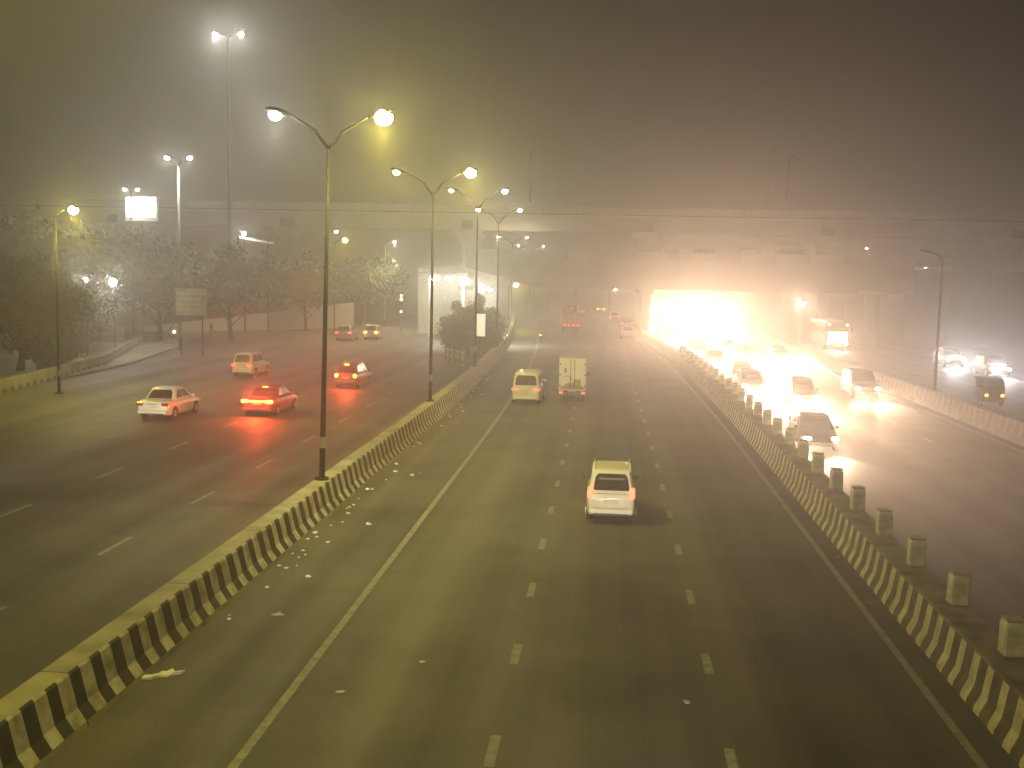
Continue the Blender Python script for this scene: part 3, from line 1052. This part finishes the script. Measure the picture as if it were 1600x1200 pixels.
def motorcycle(loc, rz, label, tailm, headon, group=None):
    t = thing('motorcycle', label, 'motorcycle', loc, rz, group)
    for yy in (-.62, .62):
        w_ = MB()
        R = []
        for k in range(24):
            a = 2 * pi * k / 24
            R.append([((.05 * cos(c)), (.27 + .05 * sin(c)) * cos(a), (.27 + .05 * sin(c)) * sin(a)) for c in [2 * pi * j / 8 for j in range(8)]])
        R.append(R[0])
        w_.loft(R, cap=False)
        wo = w_.build('wheel', M_TYRE, t, False, (0, yy, .32))
        q = MB()
        q.cyl((0, 0, 0), .05, .1, 'X', 10)
        for k in range(6):
            a = pi * k / 3
            q.tube([(0, 0, 0), (0, .25 * cos(a), .25 * sin(a))], .008, 4)
        q.build('rim', M_RIM, wo)
    b = MB()
    b.tube([(0, .62, .32), (0, .42, .95)], .035)
    b.tube([(0, -.62, .32), (0, -.1, .45), (0, .35, .75)], .035)
    b.box((0, .0, .45), (.24, .42, .34), bev=.05)
    b.build('frame', M_DSTEEL, t)
    b = MB()
    b.ball((0, .22, .82), .19, 12, 8, (.75, 1.3, .75))
    b.build('fuel_tank', P_RED, t, True)
    b = MB()
    b.box((0, -.30, .80), (.26, .72, .10), bev=.04)
    b.build('seat', M_BLACK, t)
    b = MB()
    b.tube([(-.32, .35, 1.03), (0, .45, 1.0), (.32, .35, 1.03)], .016)
    b.build('handlebar', M_DSTEEL, t)
    b = MB()
    b.box((0, -.74, .72), (.18, .06, .10), bev=.02)
    b.build('tail_light', tailm, t)
    b = MB()
    b.ball((0, .55, .88), .10, 12, 8, (1, .5, 1))
    b.build('headlight', M_HEADL if headon else M_PLATE, t)
    return t


motorcycle((-7.35, 120.8, 0), radians(3), 'motorcycle with a lit tail lamp near the edge line before the underpass', M_BRAKE, False)
person((-7.35, 120.65, .0), 'person in dark clothes riding the motorcycle before the underpass', 'ride', rz=radians(3))
motorcycle((-43.9, 107, 0), radians(215), 'motorcycle with one tiny white headlight at the footpath edge', M_REFL, True)
person((-43.9, 107.1, 0), 'person riding towards us on the motorcycle with the tiny white headlight', 'ride', (.08, .07, .06), radians(215))
person((-40.4, 108.5, .105), 'person in pale clothes standing at the footpath edge', 'stand', (.50, .42, .34), radians(150))


# auto rickshaw on the service road
def rickshaw():
    t = thing('auto_rickshaw', 'three wheeled auto rickshaw with red tail lamp between two white headlight flares', 'auto rickshaw', (23.6, 69.5, 0), radians(2))
    b = MB()
    R = []
    for y, ww, z0, z1 in ((-1.25, .56, .42, .98), (-1.15, .64, .3, 1.05), (-.4, .66, .28, 1.05), (.5, .6, .28, .95), (.95, .42, .3, 1.0), (1.25, .2, .45, .9)):
        R.append([(-ww, y, z0), (ww, y, z0), (ww, y, z1), (ww * .8, y, z1 + .05), (-ww * .8, y, z1 + .05), (-ww, y, z1)])
    b.loft(R)
    b.build('body', mat('rickshaw_green', (.06, .16, .05), .5), t)
    b = MB()
    R = []
    for y, z in ((-1.2, 1.02), (-1.1, 1.5), (-.9, 1.70), (.3, 1.72), (.65, 1.62), (.80, 1.0)):
        pass
    prof_ = [(-1.22, 1.05), (-1.12, 1.55), (-.9, 1.72), (.3, 1.74), (.7, 1.64), (.66, 1.58), (.3, 1.68), (-.86, 1.66), (-1.06, 1.52), (-1.14, 1.05)]
    b.prism(prof_, -.62, .62)
    b.build('canopy', mat('rickshaw_canopy', (.03, .03, .03), .8), t)
    b = MB()
    b.quad((-.45, .72, 1.02), (.45, .72, 1.02), (.5, .66, 1.58), (-.5, .66, 1.58))
    b.build('windshield', M_GLASS, t)
    for s in (-1, 1):
        b = MB()
        b.tube([(s * .55, .7, 1.0), (s * .58, .62, 1.62)], .02)
        b.build('post', M_DSTEEL, t)
        b = MB()
        b.box((s * .48, -1.26, .72), (.16, .06, .12), bev=.02)
        b.build('tail_light', M_BRAKE, t)
        wheel(t, s * .58, -.8, .22, .1)
    wheel(t, .01, 1.0, .22, .1)


rickshaw()
for i, (X, Y, lab, e) in enumerate(((30.8, 101, 'dark car with a blue white headlight flare just beyond the unlit pole', 15000), (31.3, 91.5, 'dark car with a white headlight flare beyond the auto rickshaw', 13000), (27.2, 63.5, 'dark car with warm headlamps at the very edge of the service road', 2600))):
    c_ = car('service_road_car', lab, 'suv', P_DARK, (X, Y, 0), pi, 'off', head=True)
    for ch in c_.children:
        if ch.name.startswith('headlight'):
            ch.scale = (1.0, 1.0, 1.0)
    light('SPOT', 'headlight_beam', c_, (0, 2.35, .8), e * .16, (.96, .95, 1.0) if i < 2 else HEAD, .16, (radians(90), 0, 0), 130, .9)


# ---------------------------------------------------------------- trees and bushes
def crown_mesh(n, r, h, z0, size, seed, clumps=26):
    rnd = random.Random(seed)
    b = MB()
    C = []
    for i in range(clumps):
        a = rnd.uniform(0, 2 * pi)
        q = rnd.uniform(.1, .86) ** .6
        zz = rnd.uniform(-1, 1)
        k = math.sqrt(max(0, 1 - zz * zz))
        C.append((r * q * k * cos(a), r * q * k * sin(a), z0 + h / 2 + zz * h / 2 * q, rnd.uniform(.2, .42) * r))
    for i in range(n):
        c = C[rnd.randrange(clumps)]
        v = Vector((rnd.gauss(0, 1), rnd.gauss(0, 1), rnd.gauss(0, .8))).normalized() * c[3] * rnd.uniform(.02, 1.25) ** .6
        p = Vector(c[:3]) + v
        s = size * rnd.uniform(.6, 1.4)
        d1 = Vector((rnd.gauss(0, 1), rnd.gauss(0, 1), rnd.gauss(0, 1))).normalized()
        d2 = d1.cross(Vector((rnd.gauss(0, 1), rnd.gauss(0, 1), rnd.gauss(0, 1)))).normalized()
        b.quad(p - d1 * s, p - d2 * s * .5, p + d1 * s, p + d2 * s * .5)
    return b


def tree(name, label, loc, r, h, z0, seed, leaf, n=2600, size=.26, group=None):
    t = thing(name, label, 'tree', loc, random.uniform(0, 6), group)
    rnd = random.Random(seed)
    k = MB()
    k.tube([(0, 0, 0), (.1, .05, z0 * .6), (0, .1, z0 + h * .35)], [.09 * r ** .6 + .08, .07 * r ** .6 + .05, .05], 8)
    for i in range(6):
        a = rnd.uniform(0, 6.28)
        zz = z0 * rnd.uniform(.6, 1.1)
        k.tube([(0, .05, zz), (r * .35 * cos(a), r * .35 * sin(a), zz + h * .25), (r * .7 * cos(a), r * .7 * sin(a), zz + h * .5)], [.07, .05, .02], 6)
    k.build('trunk', M_BARK, t, True)
    crown_mesh(n, r, h, z0, size, seed, 30).build('crown', leaf, t)
    return t


def copy_tree(src, loc, s, rz, label, group=None):
    c = dup(src, loc, rz, label, group)
    c.scale = (s * random.uniform(.9, 1.1), s * random.uniform(.9, 1.1), s)
    return c


ta = tree('tree', 'broad dark tree under the flyover beside the direction board', (-44, 104, 0), 5.2, 7.0, 2.2, 3, M_LEAF, 4200, .30)
tb = tree('tree', 'dusty tree on the lamp lit footpath corner', (-37.5, 69, 0), 3.4, 5.2, 1.6, 4, M_LEAF2, 3200, .22)
G1 = 'roadside trees along the footpath'
for X, Y, s, lab, src in ((-38.2, 108, 1.05, 'dark tree just beyond the direction board, under the pale flyover girder', ta), (-50, 112, 1.15, 'large dark tree between the lit kiosk and the direction board', ta),
                          (-57, 118, 1.2, 'large dim tree below the lit billboard', ta), (-36, 128, .95, 'dark rounded tree before the second flyover pier', ta),
                          (-46.5, 88, .75, 'small tree lit from within by a white bulb', tb), (-42.7, 86.5, .72, 'small tree beside the brightest white bulb', tb),
                          (-44.5, 80, 1.1, 'green lit tree beneath the yellow street lamp', tb), (-40.5, 72, 1.2, 'tall green lit tree at the footpath corner', tb),
                          (-46, 92, 1.35, 'tall dusky tree rising behind the footpath stalls', tb), (-55, 98, 1.3, 'dusky tree behind the lamp lit ones', ta),
                          (-66, 110, 1.3, 'dim tree at the far end of the footpath', ta), (-33, 146, 1.0, 'distant grey tree under the flyover near the ramp', ta)):
    copy_tree(src, (X, Y, .0), s, random.uniform(0, 6), lab, G1)
# island trees
G2 = 'trees on the island beside the poster'
tc_ = tree('tree', 'dense bushy tree on the traffic island behind the white poster', (-12.6, 98, 0), 2.0, 3.3, .7, 9, M_LEAF, 3000, .16, G2)
copy_tree(tc_, (-14.2, 103, 0), 1.1, 1.0, 'bushy tree on the island next to the second lamp pole', G2)
copy_tree(tc_, (-12.3, 106, 0), 1.25, 2.0, 'taller bushy tree at the back of the traffic island', G2)
copy_tree(tc_, (-10.7, 96, 0), .85, 3.0, 'low bush at the median side of the poster', G2)
copy_tree(tc_, (-13.3, 94, 0), .8, 4.0, 'low bush at the front of the traffic island above the pale posts', G2)
# striped posts at the island nose
for k in range(4):
    b = MB()
    b.box((0, 0, .6), (.28, .28, 1.2), bev=.03)
    o = b.build('kerb_post', M_WSTR, None, False, (-13.25 + k * .62, 89.5 - k * 1.3, 0))
    tag(o, 'pale upright post in the row of four at the front of the traffic island', 'post', 'pale posts at the island nose')
# bushes on the footpath
tb2 = tree('bush', 'dark bush behind the low weathered barrier', (-41.2, 80.5, 0), 1.3, 1.7, .15, 14, M_LEAF, 1300, .14, 'dark bushes behind the weathered barrier')
for X, Y, s in ((-37.8, 71.5, 1.0), (-44.4, 81.5, .9), (-42.6, 83.5, 1.2), (-40.0, 76, .8)):
    copy_tree(tb2, (X, Y, 0), s, random.uniform(0, 6), {-37.8: 'dark bush behind the weathered barrier, nearest the frame edge', -44.4: 'dark bush below the bulb-lit tree', -42.6: 'wide dark bush under the brightest bulb', -40.0: 'small dark bush close to the weathered barrier'}[X])
for o in COL.objects:
    if o.name.startswith('bush'):
        o['category'] = 'bush'

# ---------------------------------------------------------------- signs, kiosks
t = thing('billboard', 'brightly lit white billboard on a post with a dark caption line', 'billboard', (-57.1, 130, 0), radians(-4))
b = MB()
b.box((0, 0, 14.35), (4.3, .35, 3.1), bev=.04)
b.build('case', mat('billboard_frame', (.3, .3, .3), .5), t)
b = MB()
b.box((0, -.19, 14.75), (3.9, .03, 1.85), bev=.01)
b.build('panel', mat('billboard_panel', (1, 1, 1), emit=(1, .98, .95), strength=5), t)
b = MB()
b.box((0, -.19, 13.50), (3.7, .03, .36), bev=.01)
b.build('caption_strip', mat('billboard_panel', (1, 1, 1)), t)
b = MB()
b.box((.0, -.215, 14.85), (.34, .02, .22), bev=.005)
b.build('printed_mark', mat('grey_print', (.5, .5, .5), emit=(.9, .9, .95), strength=1.0), t)
b = MB()
b.tube([(0, 0.3, 0), (0, .3, 13)], [.3, .25], 12)
b.build('post', M_STEEL, t)
light('SPOT', 'panel_light', t, (0, -.5, 14.4), 900, (1, .98, .95), .8, (radians(-90), 0, 0), 160, .7)

t = thing('direction_board', 'pale green direction board with rows of worn lettering under the dark trees', 'sign', (-34.5, 88, 0), radians(6))
b = MB()
b.box((0, 0, 4.55), (2.55, .08, 2.25), bev=.02)
b.build('panel', mat('sign_green', (.24, .30, .17), .5, var=.2, scale=1.5), t)
b = MB()
for r, z in enumerate((5.25, 4.80, 4.35, 3.90)):
    x = -1.1
    for k in range(7):
        ww = random.uniform(.1, .3)
        if x + ww > 1.1:
            break
        b.box((x + ww / 2, -.05, z), (ww, .015, random.choice((.12, .16))))
        x += ww + random.uniform(.06, .14)
b.build('lettering', mat('sign_letters', (.45, .46, .34), .5), t)
for s in (-1, 1):
    b = MB()
    b.tube([(s * .9, .1, 0), (s * .9, .1, 5.4)], .06)
    b.build('post', M_STEEL, t)

t = thing('poster_board', 'small upright white poster board shining in front of the island trees', 'sign', (-11.0, 94, 0))
b = MB()
b.box((0, 0, 2.95), (1.02, .12, 2.05), bev=.03)
b.build('case', M_DSTEEL, t)
b = MB()
b.box((0, -.07, 2.95), (.92, .03, 1.93), bev=.01)
b.build('panel', mat('poster_lit', (1, 1, 1), emit=(1, .86, .58), strength=1.0), t)
b = MB()
b.tube([(0, 0, 0), (0, 0, 1.95)], .06)
b.build('post', M_DSTEEL, t)

# lit kiosk/forecourt beyond the island
t = thing('filling_station', 'white lit canopy and wall glaring behind the island trees', 'building', (-17.0, 124, 0))
b = MB()
b.box((-1.4, 0, 7.1), (5.4, 6, .5), bev=.05)
b.build('canopy', P_WHITE, t)
b = MB()
b.box((-1.0, 6, 4.0), (9.5, .4, 8.0))
b.build('wall', mat('kiosk_wall', (.6, .58, .5), .8), t)
for x in (-3.2, .6):
    b = MB()
    b.box((x, -1, 3.45), (.35, .35, 6.9))
    b.build('column', P_WHITE, t)
for x, z, e in ((-2.4, 6.6, 700), (-.6, 6.75, 900), (1.0, 6.55, 600)):
    b = MB()
    b.box((x, -2.8, z), (.9, .35, .25), bev=.04)
    o = b.build('floodlight', mat('flood_lens', (1, 1, 1), emit=(1, .98, .9), strength=120), t)
    light('SPOT', 'flood_beam', o, (x, -3.1, z - .1), e, WHITE, .2, (radians(-50), 0, 0), 160, .8)
b = MB()
b.box((2.9, -3.0, 5.7), (.5, .25, .9), bev=.05)
o = b.build('floodlight', mat('flood_lens', (1, 1, 1)), t)
light('SPOT', 'flood_beam', o, (2.9, -3.3, 5.7), 700, WHITE, .2, (radians(-60), 0, 0), 150, .8)

# stall bulbs
for X, Y, Z, e, lab in ((-41.9, 84.6, 6.25, 350, 'small white bulb hung on a pole among the footpath trees'), (-39.6, 84.6, 6.1, 500, 'brightest white bulb on a pole among the footpath trees')):
    t = thing('bulb_lamp', lab, 'lamp', (X, Y, 0))
    b = MB()
    b.tube([(0, .1, 0), (0, .1, Z + .2), (0, -.05, Z + .3)], .04, 8)
    b.build('pole', M_DSTEEL, t)
    b = MB()
    b.ball((0, -.1, Z), .16 if e < 500 else .28, 14, 10)
    b.build('bulb', M_LENS_W, t, True)
    light('POINT', 'bulb_light', t, (0, -.5, Z), e, WHITE, .15)
# lit shelter roof beyond the trees
t = thing('shelter', 'small white lit shelter roof under the pale flyover', 'shelter', (-41.5, 126, 0), radians(-6))
b = MB()
b.loft([[(-1.6, -1, 10.9), (1.8, -1, 10.3), (1.8, 1, 10.3), (-1.6, 1, 10.9)], [(-1.6, -1, 11.1), (1.8, -1, 10.5), (1.8, 1, 10.5), (-1.6, 1, 11.1)]])
b.build('roof', P_WHITE, t)
for x in (-1.4, 1.5):
    b = MB()
    b.tube([(x, 0, 0), (x, 0, 10.6)], .1)
    b.build('post', M_STEEL, t)
b = MB()
b.ball((-.9, -1.2, 11.4), .22, 10, 8)
b.build('bulb', M_LENS_W, t)
light('POINT', 'bulb_light', t, (-.9, -1.7, 11.6), 500, WHITE, .15)
# signal posts beyond the left carriageway
t = thing('traffic_signal', 'thin post with small pale lights beyond the left carriageway', 'traffic signal', (-25.0, 131, 0))
b = MB()
b.tube([(0, 0, 0), (0, 0, 5)], .07)
b.build('post', M_DSTEEL, t)
for z, r in ((4.45, .16), (4.0, .22), (2.5, .16)):
    b = MB()
    b.ball((0, -.15, z), r, 10, 8)
    b.build('lens', mat('signal_lens', (1, 1, 1), emit=(1, .9, .6), strength=2.5), t)
# footpath wall and cabin
b = MB()
b.box((0, 0, .75), (22, .3, 1.5))
o = b.build('boundary_wall', mat('pale_wall', (.38, .36, .29), .9, var=.15), None, False, (-57, 99, .1))
o.rotation_euler = (0, 0, radians(10))
tag(o, 'low pale boundary wall along the footpath under the trees', 'wall')
t = thing('parapet_ramp', 'pale sloping ramp wall rising towards the flyover from the left carriageway', 'wall', (-42, 128, 0), radians(48))
b = MB()
b.loft([[(-14, 0, 0), (-14, .5, 0), (-14, .5, .6), (-14, 0, .6)], [(14, 0, 0), (14, .5, 0), (14, .5, 3.2), (14, 0, 3.2)]])
b.build('wall', M_CONC2, t)


# ---------------------------------------------------------------- litter along the barrier
def scrap(seed, s):
    rnd = random.Random(seed)
    b = MB()
    n = 7
    top = [(s * cos(2 * pi * i / n) * rnd.uniform(.5, 1), s * .7 * sin(2 * pi * i / n) * rnd.uniform(.5, 1), rnd.uniform(.01, .05)) for i in range(n)]
    bot = [(x, y, 0.0) for x, y, z in top]
    b.loft([bot, top, [(x * .5, y * .5, z + rnd.uniform(.0, .05)) for x, y, z in top]])
    return b


scr = [tag(scrap(i, .13).build('litter', M_PAPER, None, False, (0, 0, .005)), 'small white paper scrap lying at the foot of the striped lamp barrier', 'litter', 'paper scraps along the lamp barrier') for i in range(5)]
for i in range(70):
    o = scr[i] if i < 5 else scr[i % 5].copy()
    if i >= 5:
        COL.objects.link(o)
    y = 21 + 60 * random.random() ** .85 if i < 60 else random.uniform(26, 36)
    d = abs(random.gauss(0, .28)) + .10
    if i % 9 == 0:
        d += random.uniform(.3, 1.0)
    o.location = (-8.30 + sh(y) + d, y, .005)
    k = random.uniform(.3, .85)
    o.scale = (k, k * random.uniform(.8, 1.6), k)
    o.rotation_euler = (0, 0, random.uniform(0, 6))
for (x, y, s, lab) in ((-7.03, 22.67, (1.5, .45, .8), 'flat white strip lying alone on the shoulder by the edge line'), (1.61, 19.0, (.6, 1.0, .5), 'small pale scrap lying on the middle lane'),
                       (-3.4, 20.3, (.8, .6, .5), 'faint pale scrap on the worn lane near the edge line'), (-4.6, 18.6, (.9, .5, .5), 'faint pale smear of paper just beside the edge line'),
                       (6.45, 29.8, (.6, .6, .8), 'small white scrap by the posts-topped barrier'), (6.4, 25.6, (1.2, .7, 1.0), 'crumpled brown scrap at the foot of the posts-topped barrier')):
    o = scr[0].copy()
    COL.objects.link(o)
    o.location = (x, y, .010)
    o.scale = s
    o.rotation_euler = (0, 0, random.uniform(-.3, .3))
    o.data = o.data.copy()
    o.data.materials[0] = M_DULL
    o['label'] = lab
    if 'group' in o:
        del o['group']
b = MB()
pts = [(-.36, -.24), (-.30, -.12), (-.16, -.10), (-.06, .05), (-.10, .14), (.04, .12), (.08, .26), (.17, .16), (.34, .26), (.30, .12), (.18, .06), (.12, -.05), (-.04, -.08), (-.12, -.20)]
b.loft([[(x, y, .0) for x, y in pts], [(x, y, .03 + .03 * abs(sin(i * 2.3))) for i, (x, y) in enumerate(pts)]])
o = b.build('litter', M_PAPER, None, False, (-8.02, 18.9, .006))
tag(o, 'largest torn white plastic piece against the foot of the striped lamp barrier', 'litter')

# ---------------------------------------------------------------- fog volumes added to imitate lens bloom over the oncoming lanes
def bloom_volume(rings, dens, name='bloom_fog'):
    b = MB()
    R = []
    for Y, X0, X1, hh in rings:
        R.append([(X0, Y, .02), (X0, Y, hh), (X1, Y, hh), (X1, Y, .02)] if hh > 3 else
                 [((X0 + X1) / 2 + (X1 - X0) / 2 * cos(a), Y, .02 + hh * max(0, sin(a)) ** 2.6) for a in [pi * j / 14 for j in range(15)]])
    b.loft(R)
    o = b.build(name, None)
    M = bpy.data.materials.new(name)
    M.use_nodes = True
    nt = M.node_tree
    nt.nodes.remove(nt.nodes['Principled BSDF'])
    v = nt.nodes.new('ShaderNodeVolumePrincipled')
    v.inputs['Color'].default_value = (.97, .95, .92, 1)
    v.inputs['Density'].default_value = dens
    v.inputs['Anisotropy'].default_value = .4
    nt.links.new(v.outputs[0], nt.nodes['Material Output'].inputs['Volume'])
    o.data.materials.clear()
    o.data.materials.append(M)
    tag(o, kind='stuff')


bloom_volume([(128.6, 5.3, 22.6, 5.85), (147.8, 5.3, 22.6, 5.85)], .09)          # added glowing mass that fills the opening under the deck
bloom_volume([(Y, 7.9 + sh(Y) + k, 19.3 + sh(Y) - k2, h) for Y, k, k2, h in ((52, .5, 6.5, .05), (62, .05, 4.0, 1.1), (73, .05, 2.0, 2.3), (86, .0, .8, 2.8), (104, 0, .3, 2.95), (127, 0, .2, 2.98))], .30)

MATS['soot_black'].node_tree.nodes['Principled BSDF'].inputs['Specular IOR Level'].default_value = 0
# ---------------------------------------------------------------- haze
b = MB()
b.box((0, 370, 22), (720, 880, 46))
o = b.build('haze', None)
M = bpy.data.materials.new('night_haze')
M.use_nodes = True
nt = M.node_tree
nt.nodes.remove(nt.nodes['Principled BSDF'])
v = nt.nodes.new('ShaderNodeVolumePrincipled')
v.inputs['Color'].default_value = (.93, .92, .90, 1)
v.inputs['Density'].default_value = HAZE
v.inputs['Anisotropy'].default_value = .8
nt.links.new(v.outputs[0], nt.nodes['Material Output'].inputs['Volume'])
o.data.materials.clear()
o.data.materials.append(M)
tag(o, kind='stuff')
